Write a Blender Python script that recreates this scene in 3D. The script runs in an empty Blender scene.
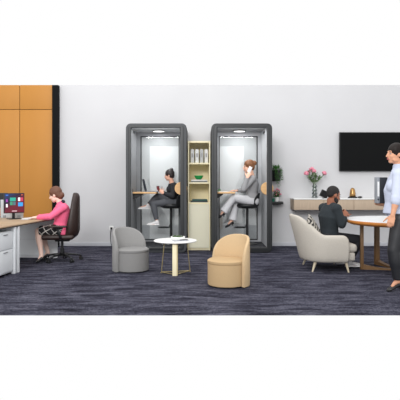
import bpy, bmesh, math, random
from mathutils import Vector, Matrix
random.seed(7)
PI = math.pi
V = Vector
scene = bpy.context.scene
C = scene.collection
FOC, HOR, CAMZ = 505.0, 183.0, 1.2           # focal length in pixels, horizon row, eye height (m)

def J(px, py, d):                            # point seen at (px,py) standing at depth d
    s = FOC / d
    return V(((px - 200) / s, d, CAMZ - (py - HOR) / s))

# ---------------------------------------------------------------- materials
def lin(c):
    c = c / 255.0
    return c / 12.92 if c <= 0.04045 else ((c + 0.055) / 1.055) ** 2.4
def rgb(*c): return (lin(c[0]), lin(c[1]), lin(c[2]), 1)

MATS = {}
def mat(name, col, rough=0.6, metal=0.0, noise=0.0, nscale=30, bump=0.0, bscale=200, stretch=(1,1,1), spec=0.5, emit=0, coat=0):
    if name in MATS: return MATS[name]
    m = bpy.data.materials.new(name); m.use_nodes = True
    nt = m.node_tree; b = nt.nodes['Principled BSDF']
    b.inputs['Base Color'].default_value = rgb(*col)
    b.inputs['Roughness'].default_value = rough
    b.inputs['Metallic'].default_value = metal
    b.inputs['Specular IOR Level'].default_value = spec
    b.inputs['Coat Weight'].default_value = coat
    if emit:
        b.inputs['Emission Color'].default_value = rgb(*col); b.inputs['Emission Strength'].default_value = emit
    tc = nt.nodes.new('ShaderNodeTexCoord'); mp = nt.nodes.new('ShaderNodeMapping')
    nt.links.new(tc.outputs['Object'], mp.inputs['Vector']); mp.inputs['Scale'].default_value = stretch
    if noise:
        n = nt.nodes.new('ShaderNodeTexNoise'); n.inputs['Scale'].default_value = nscale; n.inputs['Detail'].default_value = 4
        nt.links.new(mp.outputs[0], n.inputs['Vector'])
        r = nt.nodes.new('ShaderNodeValToRGB')
        a = [max(0, c * (1 - noise)) for c in rgb(*col)[:3]]; z = [min(1, c * (1 + noise)) for c in rgb(*col)[:3]]
        r.color_ramp.elements[0].position = .3; r.color_ramp.elements[1].position = .7
        r.color_ramp.elements[0].color = (*a, 1); r.color_ramp.elements[1].color = (*z, 1)
        nt.links.new(n.outputs['Fac'], r.inputs['Fac']); nt.links.new(r.outputs['Color'], b.inputs['Base Color'])
    if bump:
        n2 = nt.nodes.new('ShaderNodeTexNoise'); n2.inputs['Scale'].default_value = bscale; n2.inputs['Detail'].default_value = 2
        nt.links.new(mp.outputs[0], n2.inputs['Vector'])
        bp = nt.nodes.new('ShaderNodeBump'); bp.inputs['Strength'].default_value = bump; bp.inputs['Distance'].default_value = .01
        nt.links.new(n2.outputs['Fac'], bp.inputs['Height']); nt.links.new(bp.outputs['Normal'], b.inputs['Normal'])
    MATS[name] = m
    return m

def glass_mat(name, tint, refl, rough=0.02):
    m = bpy.data.materials.new(name); m.use_nodes = True; nt = m.node_tree
    for n in list(nt.nodes):
        if n.type == 'BSDF_PRINCIPLED': nt.nodes.remove(n)
    out = [n for n in nt.nodes if n.type == 'OUTPUT_MATERIAL'][0]
    t = nt.nodes.new('ShaderNodeBsdfTransparent'); t.inputs[0].default_value = rgb(*tint)
    g = nt.nodes.new('ShaderNodeBsdfGlossy'); g.inputs['Roughness'].default_value = rough
    x = nt.nodes.new('ShaderNodeMixShader'); x.inputs[0].default_value = refl
    nt.links.new(t.outputs[0], x.inputs[1]); nt.links.new(g.outputs[0], x.inputs[2]); nt.links.new(x.outputs[0], out.inputs[0])
    return m

def carpet_mat():
    m = bpy.data.materials.new('carpet'); m.use_nodes = True; nt = m.node_tree; b = nt.nodes['Principled BSDF']
    b.inputs['Roughness'].default_value = 1; b.inputs['Specular IOR Level'].default_value = .1
    tc = nt.nodes.new('ShaderNodeTexCoord')
    def noise(sc, stretch, det, dist=0):
        mp = nt.nodes.new('ShaderNodeMapping'); mp.inputs['Scale'].default_value = stretch
        nt.links.new(tc.outputs['Object'], mp.inputs['Vector'])
        n = nt.nodes.new('ShaderNodeTexNoise'); n.inputs['Scale'].default_value = sc; n.inputs['Detail'].default_value = det
        n.inputs['Roughness'].default_value = .65; n.inputs['Distortion'].default_value = dist
        nt.links.new(mp.outputs[0], n.inputs['Vector']); return n
    n1 = noise(2.6, (1, 3.6, 1), 6, .6)      # broad bands
    n2 = noise(26, (1, 2.4, 1), 3)          # short dashes
    n3 = noise(75, (1, 1.4, 1), 1)           # yarn speckle
    def mth(op, a, bb):
        x = nt.nodes.new('ShaderNodeMath'); x.operation = op
        for i, q in enumerate((a, bb)):
            if isinstance(q, (int, float)): x.inputs[i].default_value = q
            else: nt.links.new(q, x.inputs[i])
        return x.outputs[0]
    s = mth('ADD', mth('MULTIPLY', n1.outputs['Fac'], .42), mth('ADD', mth('MULTIPLY', n2.outputs['Fac'], .28), mth('MULTIPLY', n3.outputs['Fac'], .30)))
    r = nt.nodes.new('ShaderNodeValToRGB'); e = r.color_ramp.elements
    e[0].position = .41; e[0].color = rgb(*CARPET[0]); e[1].position = .60; e[1].color = rgb(*CARPET[2])
    k = r.color_ramp.elements.new(.49); k.color = rgb(*CARPET[1])
    nt.links.new(s, r.inputs['Fac']); nt.links.new(r.outputs['Color'], b.inputs['Base Color'])
    bp = nt.nodes.new('ShaderNodeBump'); bp.inputs['Strength'].default_value = .5; bp.inputs['Distance'].default_value = .01
    nt.links.new(n3.outputs['Fac'], bp.inputs['Height']); nt.links.new(bp.outputs['Normal'], b.inputs['Normal'])
    return m

def pattern_mat(name, c0, c1, kind='wave', scale=20, rot=0.8):
    m = bpy.data.materials.new(name); m.use_nodes = True; nt = m.node_tree; b = nt.nodes['Principled BSDF']
    b.inputs['Roughness'].default_value = .9
    tc = nt.nodes.new('ShaderNodeTexCoord'); mp = nt.nodes.new('ShaderNodeMapping'); mp.inputs['Rotation'].default_value = (rot, 0.5, rot)
    nt.links.new(tc.outputs['Object'], mp.inputs['Vector'])
    if kind == 'wave':
        w = nt.nodes.new('ShaderNodeTexWave'); w.inputs['Scale'].default_value = scale; w.inputs['Distortion'].default_value = 5; w.inputs['Detail Scale'].default_value = 2
        f = w.outputs['Fac']; nt.links.new(mp.outputs[0], w.inputs['Vector']); lo, hi = .45, .5
    else:
        fs = []
        for d in 'XZ':
            w = nt.nodes.new('ShaderNodeTexWave'); w.inputs['Scale'].default_value = scale; w.bands_direction = d
            nt.links.new(mp.outputs[0], w.inputs['Vector']); fs.append(w.outputs['Fac'])
        x = nt.nodes.new('ShaderNodeMath'); x.operation = 'MAXIMUM'
        nt.links.new(fs[0], x.inputs[0]); nt.links.new(fs[1], x.inputs[1]); f = x.outputs[0]; lo, hi = .955, .975
    r = nt.nodes.new('ShaderNodeValToRGB'); e = r.color_ramp.elements
    e[0].position = lo; e[0].color = rgb(*c0); e[1].position = hi; e[1].color = rgb(*c1)
    nt.links.new(f, r.inputs['Fac']); nt.links.new(r.outputs['Color'], b.inputs['Base Color'])
    return m

# ---------------------------------------------------------------- mesh helpers
class MB:
    def __init__(s): s.bm = bmesh.new()
    def box(s, x0, x1, y0, y1, z0, z1, M=None, bev=0):
        r = bmesh.ops.create_cube(s.bm, size=1)
        vs = r['verts']
        for v in vs: v.co = V(((x0+x1)/2 + v.co.x*(x1-x0), (y0+y1)/2 + v.co.y*(y1-y0), (z0+z1)/2 + v.co.z*(z1-z0)))
        if bev:
            es = list({e for v in vs for e in v.link_edges})
            rr = bmesh.ops.bevel(s.bm, geom=es, offset=bev, segments=3, affect='EDGES', profile=.5)
            vs = list({v for f in rr['faces'] for v in f.verts} | {v for v in vs if v.is_valid})
        if M is not None: bmesh.ops.transform(s.bm, matrix=M, verts=[v for v in vs if v.is_valid])
        return s
    def ring_sweep(s, rings, closed=True, caps=True):
        vr = [[s.bm.verts.new(p) for p in r] for r in rings]
        n = len(vr[0])
        for a, b in zip(vr, vr[1:]):
            for i in range(n if closed else n - 1):
                j = (i + 1) % n
                s.bm.faces.new((a[i], a[j], b[j], b[i]))
        if caps:
            s.bm.faces.new(list(reversed(vr[0]))); s.bm.faces.new(vr[-1])
        return s
    def tube(s, pts, r, n=12, side=None):
        """r: float or per-point radii or per-point (ra, rb)"""
        pts = [V(p) for p in pts]; rings = []
        ref = None
        for i, p in enumerate(pts):
            t = (pts[min(i+1, len(pts)-1)] - pts[max(i-1, 0)]).normalized()
            if side is not None: a = V(side)
            elif ref is not None: a = ref
            else: a = V((0,0,1)) if abs(t.z) < .9 else V((1,0,0))
            a = (a - t * a.dot(t)).normalized(); b = t.cross(a); ref = a
            rr = r[i] if isinstance(r, (list, tuple)) and len(r) == len(pts) and not isinstance(r, float) else r
            ra, rb = rr if isinstance(rr, (list, tuple)) else (rr, rr)
            rings.append([p + a*ra*math.cos(2*PI*k/n) + b*rb*math.sin(2*PI*k/n) for k in range(n)])
        return s.ring_sweep(rings)
    def ell(s, c, r, ax=None, seg=16):
        q = bmesh.ops.create_uvsphere(s.bm, u_segments=seg, v_segments=max(8, seg*2//3), radius=1)
        if not isinstance(r, (list, tuple)): r = (r, r, r)
        M = Matrix.Diagonal((r[0], r[1], r[2], 1))
        if ax:
            R = Matrix((ax[0], ax[1], ax[2])).transposed().to_4x4(); M = R @ M
        bmesh.ops.transform(s.bm, matrix=Matrix.Translation(V(c)) @ M, verts=q['verts'])
        return s
    def cap(s, p0, p1, r0, r1, n=14):
        p0, p1 = V(p0), V(p1)
        if (p1-p0).length > 1e-4: s.tube([p0, p1], [(r0, r0), (r1, r1)], n)
        s.ell(p0, r0, seg=n); s.ell(p1, r1, seg=n); return s
    def lathe(s, prof, c=(0,0,0), n=32, M=None):
        c = V(c); rings = [[c + V((r*math.cos(2*PI*k/n), r*math.sin(2*PI*k/n), z)) for k in range(n)] for r, z in prof]
        if M is not None: rings = [[M @ p for p in r] for r in rings]
        return s.ring_sweep(rings)
    def cyl(s, p0, p1, r, n=16): return s.tube([p0, p1], [(r, r), (r, r)], n)

def mesh_from(mb, name, recalc=True):
    if recalc: bmesh.ops.recalc_face_normals(mb.bm, faces=mb.bm.faces[:])
    me = bpy.data.meshes.new(name); mb.bm.to_mesh(me); mb.bm.free(); return me

def obj(name, mb, m, parent=None, smooth=False, bevel=0, remesh=0, world=False, sm_iter=0, angle=None, subsurf=0):
    me = mesh_from(mb, name)
    o = bpy.data.objects.new(name, me); C.objects.link(o)
    if bevel:
        b = o.modifiers.new('b', 'BEVEL'); b.width = bevel; b.segments = 3; b.limit_method = 'ANGLE'; b.angle_limit = .6
    if remesh:
        r = o.modifiers.new('r', 'REMESH'); r.mode = 'VOXEL'; r.voxel_size = remesh; r.use_smooth_shade = True
        s = o.modifiers.new('s', 'SMOOTH'); s.iterations = sm_iter or 4; s.factor = .5
    if subsurf:
        ss = o.modifiers.new('ss', 'SUBSURF'); ss.levels = subsurf; ss.render_levels = subsurf
    if bevel or remesh or subsurf:
        dg = bpy.context.evaluated_depsgraph_get(); dg.update()
        m2 = bpy.data.meshes.new_from_object(o.evaluated_get(dg)); o.modifiers.clear(); o.data = m2; me = m2; me.name = name
    me.materials.clear(); me.materials.append(m)
    if smooth or remesh:
        for p in me.polygons: p.use_smooth = True
    elif bevel or angle:
        for p in me.polygons: p.use_smooth = True
        me.set_sharp_from_angle(angle=angle or .7)
    if parent is not None:
        if world: me.transform(root_matrix(parent).inverted())
        o.parent = parent
    return o

def root_matrix(o):
    M = Matrix.Translation(o.location) @ o.rotation_euler.to_matrix().to_4x4()
    if o.parent: M = root_matrix(o.parent) @ M
    return M

def tag(o, label=None, cat=None, group=None, kind=None):
    if label: o['label'] = label
    if cat: o['category'] = cat
    if group: o['group'] = group
    if kind: o['kind'] = kind
    return o
def thing(name, label, cat, loc=(0,0,0), rotz=0, group=None):
    o = bpy.data.objects.new(name, None); C.objects.link(o); o.empty_display_size = .1
    o.location = loc; o.rotation_euler = (0, 0, rotz)
    return tag(o, label, cat, group)
def struct(name, mb, m, **k):
    return tag(obj(name, mb, m, **k), kind='structure')
def dup(root, loc, rotz=None, label=None, group=None):
    r = root.copy(); C.objects.link(r); r.location = loc
    if rotz is not None: r.rotation_euler = (0, 0, rotz)
    if label: r['label'] = label
    if group: r['group'] = group
    for ch in list(root.children):
        c = ch.copy(); C.objects.link(c); c.parent = r
        for g in list(ch.children):
            d = g.copy(); C.objects.link(d); d.parent = c
    return r

CARPET = [(22,22,31), (52,52,65), (104,104,117)]


# ================================================================ room
WALL_D = 9.62
m_wall = mat('wall_paint', (207,207,209), .9, noise=.015, nscale=2, spec=.15)
m_base = mat('baseboard_paint', (196,198,204), .6)
m_carpet = carpet_mat()
m_woodwall = mat('amber_wood_veneer', (186,128,56), .5, noise=.03, nscale=2, stretch=(2,1,.6), spec=.3)
m_column = mat('black_column_metal', (20,21,22), .8, spec=.1)

struct('floor', MB().box(-6, 6, 4.59, WALL_D+.1, -.004, 0), m_carpet)
struct('wall_back', MB().box(-2.7, 6, WALL_D, WALL_D+.1, 0, 3.067), m_wall)
struct('baseboard_back', MB().box(-2.685, 6, WALL_D-.012, WALL_D-.001, 0.0005, .07), m_base, bevel=.003)
b = MB()
for x0, x1 in ((-6, -4.90), (-4.89, -3.415), (-3.405, -2.785)):
    for z0, z1 in ((0, 2.584), (2.594, 3.053)):
        b.box(x0, x1, 9.55, 9.57, z0, z1)
struct('wall_left', b, m_woodwall, bevel=.002)
struct('wall_left_core', MB().box(-6, -2.705, 9.575, 9.7, 0, 3.04), mat('dark_joint', (70,46,22), .8))
struct('trim_1', MB().box(-2.784, -2.668, 9.5, 9.6, 0, 3.045), m_column, bevel=.004)

# ================================================================ phone booths
m_frame = mat('charcoal_shell', (64,66,69), .45, noise=.03, nscale=60, spec=.4)
m_frame2 = mat('dark_charcoal_trim', (36,38,40), .4)
m_lining = mat('grey_acoustic_felt', (142,144,147), .95, bump=.2, bscale=300)
m_blackm = mat('matte_black_metal', (26,27,29), .45)
m_bfloor = mat('booth_floor_mat', (44,45,50), .95, bump=.3)
m_lamp = mat('lamp_diffuser', (255,255,252), .5, emit=3.0)
m_pane = glass_mat('booth_glass', (248,249,249), .09, .012)
m_oak = mat('light_oak', (214,172,120), .5, noise=.08, nscale=8, stretch=(1,1,10))
m_pale = mat('pale_birch', (248,237,200), .55, noise=.03, nscale=6, stretch=(10,1,1))

def rrect(x0, x1, z0, z1, r, n=7):
    pts = []
    for cx, cz, a0 in ((x1-r, z1-r, 0), (x0+r, z1-r, PI/2), (x0+r, z0+r, PI), (x1-r, z0+r, 1.5*PI)):
        for k in range(n):
            a = a0 + (PI/2)*k/(n-1); pts.append((cx + r*math.cos(a), cz + r*math.sin(a)))
    return pts
def frame_ring(mb, outer, inner, y0, y1):
    o0 = [mb.bm.verts.new((x, y0, z)) for x, z in outer]; o1 = [mb.bm.verts.new((x, y1, z)) for x, z in outer]
    i0 = [mb.bm.verts.new((x, y0, z)) for x, z in inner]; i1 = [mb.bm.verts.new((x, y1, z)) for x, z in inner]
    n = len(outer)
    for k in range(n):
        j = (k+1) % n
        for q in ((o0[k], o0[j], i0[j], i0[k]), (o1[j], o1[k], i1[k], i1[j]), (o0[j], o0[k], o1[k], o1[j]), (i0[k], i0[j], i1[j], i1[k])):
            mb.bm.faces.new(q)
    return mb

BW, BH, BDEP, BY = 1.046, 2.225, .92, 8.66
def booth(cx, label, shell_col, bl, br, jl, jr, lining, ceil):
    t = thing('phone_booth', label, 'phone booth', (cx, BY, 0), 0, 'office phone booths along the wall')
    h = BW/2; j = .062; ji = .088
    m_sh = shell_col
    obj('shell', frame_ring(MB(), rrect(-h, h, .0, BH, .085), rrect(-h+j, h-j, .075, BH-.05, .03), 0.012, BDEP), m_sh, t, bevel=.012)
    obj('front_trim', frame_ring(MB(), rrect(-h+.045, h-.045, .045, BH-.038, .05), rrect(-h+jl, h-jr, .1, BH-.073, .008), 0, .05), m_frame2, t, bevel=.006)
    obj('ceiling_panel', MB().box(-h+j+.002, h-j-.002, .052, BDEP-.05, BH-.073, BH-.052), ceil, t)
    obj('floor_panel', MB().box(-h+j+.002, h-j-.002, .052, BDEP-.05, .076, .1), m_bfloor, t)
    for s in (-1, 1):
        x = s*(h-(jl if s < 0 else jr))
        p = obj('side_panel', MB().box(min(x, x+s*.02), max(x, x+s*.02), .052, BDEP-.05, .101, BH-.074), lining, t)
        p = obj('hinge', MB().box(x-.006 if s > 0 else x, x if s > 0 else x+.006, .22, .26, 1.02, 1.10), m_blackm, t)
        obj('hinge', MB().box(x-.006 if s > 0 else x, x if s > 0 else x+.006, .30, .50, BH-.14, BH-.10), m_blackm, t)
    gx = h-ji-.07
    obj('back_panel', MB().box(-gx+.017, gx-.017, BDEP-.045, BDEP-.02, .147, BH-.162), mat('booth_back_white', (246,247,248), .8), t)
    obj('window_surround', frame_ring(MB(), rrect(-h+jl, h-jr, .1, BH-.073, .001), rrect(-gx, gx, .13, BH-.145, .001), BDEP-.09, BDEP-.052), lining, t)
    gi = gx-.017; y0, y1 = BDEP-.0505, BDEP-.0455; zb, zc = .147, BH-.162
    mb = MB(); mb.box(-gi, gi, y0, y1, zc-.17, zc)  # grey strips on the white panel stand in for the booth interior mirrored in glass
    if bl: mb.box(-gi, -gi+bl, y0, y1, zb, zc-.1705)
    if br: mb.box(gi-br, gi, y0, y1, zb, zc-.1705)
    obj('painted_reflection', mb, mat('painted_reflection_grey', (206,208,210), .8), t)
    obj('window_frame', frame_ring(MB(), rrect(-gx, gx, .13, BH-.145, .001), rrect(-gx+.016, gx-.016, .146, BH-.161, .001), BDEP-.095, BDEP-.06), m_blackm, t)
    obj('glass_pane', MB().box(-gx+.017, gx-.017, BDEP-.082, BDEP-.076, .147, BH-.162), m_pane, t)
    l = obj('ceiling_lamp', MB().lathe([(.105, 0), (.105, .012), (.001, .012)][::-1], (0, .54, BH-.086)), m_lamp, t, angle=.5)
    obj('lamp_rim', frame_ring2(.105, .118, BH-.088, BH-.0735, (0, .54)), m_blackm, l)
    # round wooden pull on the right door jamb, set behind the trim
    d = obj('door_pull', MB().lathe([(.001, -.012), (.105, -.012), (.11, -.006), (.11, .006), (.105, .012), (.001, .012)], n=40,
            M=Matrix.Translation((h-jr+.012, .085, 1.2-5.5/58)) @ Matrix.Rotation(PI/2, 4, 'X')), m_oak, t, angle=.5)
    return t
def frame_ring2(r0, r1, z0, z1, c, n=32):
    mb = MB(); P = [[(r0, z0), (r1, z0), (r1, z1), (r0, z1)][i] for i in range(4)]
    rings = [[V((c[0]+r*math.cos(2*PI*k/n), c[1]+r*math.sin(2*PI*k/n), z)) for k in range(n)] for r, z in P + [P[0]]]
    return mb.ring_sweep(rings, caps=False)
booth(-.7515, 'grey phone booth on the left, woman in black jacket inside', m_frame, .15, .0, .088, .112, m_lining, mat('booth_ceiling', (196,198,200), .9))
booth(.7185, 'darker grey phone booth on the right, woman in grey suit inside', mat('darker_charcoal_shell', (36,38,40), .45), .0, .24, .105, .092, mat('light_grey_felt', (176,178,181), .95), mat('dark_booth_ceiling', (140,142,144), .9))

def booth_desk(x0, x1, y0, y1, z, label):
    t = thing('booth_desk', label, 'desk', (x0, (y0+y1)/2, z), 0, 'small wooden desks in the booths')
    w = x1-x0; dy = (y1-y0)/2
    obj('desktop', MB().box(0, w, -dy, dy, 0, .028), m_oak, t, bevel=.008)
    for s in (-1, 1):
        b = MB(); y = s*dy*.6
        pr = [(0, -.001), (w*.38, -.001), (w*.36, -.02), (.02, -.09), (0, -.09)]
        b.ring_sweep([[V((x, y-.01, zz)) for x, zz in pr], [V((x, y+.01, zz)) for x, zz in pr]])
        obj('bracket', b, m_blackm, t)
booth_desk(-1.184, -.765, 8.86, 9.30, 1.012, 'small wooden wall desk in left booth, holding the laptop')
booth_desk(.285, .62, 8.86, 9.30, 1.012, 'small wooden wall desk in right booth, holding papers')

def stool(px, label):
    x = (px-200)/(FOC/9.1)
    t = thing('bar_stool', label, 'stool', (x, 9.12, .1), 0, 'black stools in the booths')
    obj('base', MB().lathe([(.001, 0), (.19, 0), (.19, .008), (.05, .02), (.03, .05), (.001, .05)], (0,0,.001)), m_blackm, t, angle=.5)
    obj('pole', MB().cyl((0,0,.05), (0,0,.655), .024), m_blackm, t, angle=.5)
    b = MB(); R = .10
    b.tube([(-.13 + R*math.cos(a), R*math.sin(a), .30) for a in [2*PI*k/24 for k in range(24)]] + [(-.13+R, 0, .30)], .009, 8)
    b.cyl((-.03, 0, .30), (0, 0, .30), .009); b.cyl((-.035, 0, .30), (-.005, 0, .40), .007)
    obj('footrest', b, m_blackm, t, smooth=True)
    b = MB(); b.lathe([(.001, .64), (.15, .645), (.19, .67), (.2, .70), (.19, .725), (.15, .735), (.001, .735)], (0.0,0,0), 36)
    obj('seat', b, m_blackm, t, smooth=True)
    b = MB(); rings = []
    for i in range(13):
        a = -1.05 + 2.1*i/12; hh = .20*math.sqrt(max(0, 1-abs(a/1.15)**2.4)) + .02
        ro, ri = .21, .185; ca, sa = math.cos(a), math.sin(a)
        rings.append([V((ro*ca, ro*sa, .69)), V(((ro+.02)*ca, (ro+.02)*sa, .70+hh)), V(((ri+.02)*ca, (ri+.02)*sa, .70+hh)), V((ri*ca, ri*sa, .69))])
    b.ring_sweep(rings); obj('backrest', b, m_blackm, t, bevel=.006)
stool(171.0, 'black bar stool under the woman holding a cup')
stool(247.3, 'black bar stool under the woman on the phone')

# ================================================================ bookcase between the booths
t = thing('bookcase', 'tall narrow pale wood bookcase standing between the two booths', 'bookcase', (-.0165, 9.0, 0))
w = .2; zt = 1.949; D = .5
obj('side_panel', MB().box(-w, -w+.022, 0, D, 0, zt), m_pale, t, bevel=.002)
obj('side_panel', MB().box(w-.022, w, 0, D, 0, zt), m_pale, t, bevel=.002)
obj('back_panel', MB().box(-w+.0225, w-.0225, D-.02, D-.001, .03, zt-.031), m_pale, t)
obj('top_panel', MB().box(-w+.0225, w-.0225, 0, D-.021, zt-.03, zt), m_pale, t)
for z in (1.562, 1.215, .855): obj('shelf', MB().box(-w+.0225, w-.0225, .004, D-.021, z-.028, z), m_pale, t)
b = MB(); nsl = 14; x0 = -w+.024; dx = (2*w-.048)/nsl
for i in range(nsl): b.box(x0+i*dx+.002, x0+(i+1)*dx-.002, -.006, .008, .045, .822)
b.box(x0, -x0, .008, .018, .045, .822)
dr = obj('door', b, mat('pale_slats', (240,236,212), .5), t)
obj('plinth', MB().box(-w+.0225, w-.0225, .03, .05, 0, .044), m_pale, t)
BX, BD = -.0165, 9.0
shades = [(196,198,200), (226,228,228), (188,190,192), (222,222,222)]
names = ['light grey magazine file at the left end of the top shelf', 'white magazine file second from left on the top shelf',
         'mid grey magazine file third from left on the top shelf', 'white magazine file at the right end of the top shelf']
for i in range(4):
    x = BX-.152+i*.083
    t = thing('magazine_file', names[i], 'magazine file', (x+.032, BD+.18, 1.563), 0, 'magazine files on the top shelf')
    m = mat('file_card_%d' % i, shades[i], .7)
    b = MB(); b.box(-.03, .03, -.11, .11, 0, .235)
    obj('file_box', b, m, t, bevel=.003)
    obj('label_holder', MB().box(-.014, .014, -.114, -.1105, .10, .17), mat('holder_grey', (150,152,154), .5), t)
    for q in range(3): obj('paper', MB().box(-.024+q*.017, -.012+q*.017, -.08, .08, .2352, .247+.004*(q%2)), mat('paper_white', (238,238,236), .8), t)
def book(name, label, x, y, z, lx, ly, h, c, rot=0, g='books lying in the bookcase'):
    t = thing(name, label, 'book', (x, y, z), rot, g)
    m = mat('book_' + str(c), c, .6)
    b = MB(); b.box(-lx, lx, -ly, ly, 0, .003); b.box(-lx, lx, -ly, ly, h-.003, h); b.box(-lx, lx, -ly, -ly+.004, .003, h-.003)
    obj('cover', b, m, t); obj('pages', MB().box(-lx+.004, lx-.004, -ly+.0045, ly-.004, .0032, h-.0032), mat('paper_white', (238,238,236), .8), t)
book('book', 'dark grey book lying at the bottom of the middle shelf pair', BX-.0, BD+.14, 1.2155, .150, .10, .02, (92,96,98))
book('book', 'white book lying right under the green bowl', BX-.0, BD+.14, 1.236, .145, .098, .024, (222,222,218))
book('book', 'black book lying at the bottom of the lowest open shelf', BX, BD+.13, .8555, .155, .10, .026, (34,48,52))
book('book', 'dark teal book lying on top of the black book', BX+.01, BD+.14, .882, .135, .098, .026, (30,84,80), .03)
t = obj('bowl', MB().lathe([(.001, 0), (.035, 0), (.06, .022), (.078, .055), (.082, .075), (.077, .075), (.07, .05), (.045, .02), (.001, .014)], n=36), mat('green_glaze', (20,150,70), .25), smooth=True)
t.location = (BX-.005, BD+.13, 1.2605); tag(t, 'glossy green bowl on the books in the bookcase', 'bowl')

# ================================================================ things in the booths
t = thing('laptop', 'open black laptop on the left booth desk', 'laptop', (-.885, 9.06, 1.0405), 0)
m_dk = mat('laptop_black', (34,36,42), .4)
obj('keyboard_base', MB().box(-.08, .16, -.16, .16, 0, .014), mat('laptop_grey', (120,124,130), .4, .5), t, bevel=.004)
Ms = Matrix.Translation((-.082, 0, .014)) @ Matrix.Rotation(-.22, 4, 'Y')
l = obj('lid', MB().box(-.008, 0, -.16, .16, 0, .225, M=Ms), m_dk, t, bevel=.002)
obj('screen', MB().box(.0005, .0015, -.15, .15, .01, .215, M=Ms), mat('laptop_screen', (44,48,58), .7, spec=.1), l)
obj('keys', MB().box(-.06, .07, -.14, .14, .0142, .016), m_dk, t)

t = thing('coffee_cup', 'dark red takeaway cup held in both hands by the seated woman', 'cup', J(158.0, 189.9, 9.03))
obj('cup_body', MB().lathe([(.001, 0), (.02, 0), (.027, .06), (.001, .06)]), mat('cup_red', (120,44,50), .5), t, angle=.6)
obj('cup_lid', MB().lathe([(.001, .0605), (.029, .0605), (.028, .068), (.024, .072), (.001, .072)]), mat('cup_lid', (60,30,34), .5), t, angle=.6)

t = thing('notepad', 'white notepad with a green stripe lying on right booth desk', 'notepad', (.41, 9.02, 1.0405), .2)
obj('pages', MB().box(-.09, .07, -.07, .07, 0, .012), mat('paper_white', (238,238,236), .8), t)
obj('cover', MB().box(-.09, -.02, -.07, .07, .0122, .015), mat('green_card', (90,150,100), .7), t)
t = thing('desk_plant', 'tiny green succulent in a dish on right booth desk', 'plant', (.35, 9.2, 1.0405))
obj('dish', MB().lathe([(.001, 0), (.03, 0), (.035, .02), (.001, .02)]), mat('dish_white', (225,225,222), .5), t)
b = MB()
for i in range(18):
    a = i*2.4; r = .004+.0014*i; b.ell((r*math.cos(a), r*math.sin(a), .026+.012*math.sin(i)), (.007, .007, .012), seg=8)
obj('leaves', b, mat('succulent', (70,130,70), .6), t, smooth=True)

# ================================================================ tub chairs
def tub_chair(name, label, loc, rot, c, c2):
    t = thing(name, label, 'chair', loc, rot, 'round tub chairs')
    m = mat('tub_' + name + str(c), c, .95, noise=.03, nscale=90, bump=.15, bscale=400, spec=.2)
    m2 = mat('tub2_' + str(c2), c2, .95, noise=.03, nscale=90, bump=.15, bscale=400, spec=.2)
    R = .224
    obj('seat_drum', MB().lathe([(.001, .012), (R-.012, .012), (R-.002, .02), (R, .04), (R, .262), (.001, .262)], n=56), m, t, angle=.6)
    obj('seat', MB().lathe([(.001, .263), (R-.004, .263), (R+.004, .275), (R+.002, .298), (R-.02, .311), (R-.07, .316), (.001, .318)], n=56), m, t, angle=.9)
    obj('glide', MB().lathe([(.001, 0), (R-.03, 0), (R-.03, .0115), (.001, .0115)], n=40), m_blackm, t)
    # wrap-around shell, faces local -X .. back toward +X
    ri, ro = R+.006, R+.046; H = 1.52; rings = []
    N = 46
    for i in range(N+1):
        a = -H + 2*H*i/N; q = abs(i/N*2-1)
        zt = .30 + .285*math.sqrt(max(0, 1-q**2.6)) if q < 1 else .30
        ca, sa = math.cos(a), math.sin(a); e = .013
        prof = [(ri, .012), (ro, .012), (ro+.004, .10), (ro, zt-.02), (ro-e*.5, zt-.004), ((ri+ro)/2, zt), (ri+e*.5, zt-.004), (ri, zt-.02)]
        rings.append([V((r*ca, r*sa, z)) for r, z in prof])
    b = MB(); b.ring_sweep(rings)
    obj('backrest', b, m2, t, angle=.75)
    return t
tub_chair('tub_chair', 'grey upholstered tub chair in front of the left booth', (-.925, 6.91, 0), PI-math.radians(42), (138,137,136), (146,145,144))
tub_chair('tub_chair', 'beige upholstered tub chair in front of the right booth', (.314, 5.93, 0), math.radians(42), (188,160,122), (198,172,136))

# ================================================================ coffee table
m_white = mat('white_lacquer', (238,238,236), .35)
m_gold = mat('brushed_gold_wire', (176,160,118), .35, .7)
TX, TY = -.33, 6.74
t = thing('coffee_table', 'small round white coffee table between the tub chairs', 'table', (TX, TY, 0))
obj('tabletop', MB().lathe([(.001, .42), (.275, .42), (.287, .427), (.287, .434), (.28, .44), (.001, .44)], n=64), m_white, t, angle=.5)
b = MB(); b.box(-.026, .030, -.232, -.19, 0, .4195); obj('leg', b, m_pale, t, bevel=.004)
b = MB(); b.box(.0305, .040, -.21, -.10, 0, .4195); obj('leg_brace', b, mat('cream_paint', (222,206,160), .6), t)
fl, fr = V((-.185, .0, 0)), V((.195, .10, 0))
for k, p in enumerate((fl, fr)):
    b = MB(); top = V((p.x*.78, p.y, .4195)); b.cyl(p + V((0,0,.006)), top, .006, 10); b.cyl(p, p+V((0,0,.008)), .012, 10)
    b.cyl(p + V((0,.05,.006)), top + V((0,.05,0)), .004, 8)
    obj('leg', b, m_gold, t)
b = MB(); b.cyl(fl+V((0,0,.012)), V((0,-.18,.012)), .006, 8); b.cyl(fr+V((0,0,.012)), V((0,-.18,.012)), .006, 8); b.cyl(fl+V((0,0,.012)), fr+V((0,0,.012)), .006, 8)
obj('stretcher', b, m_gold, t)

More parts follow.
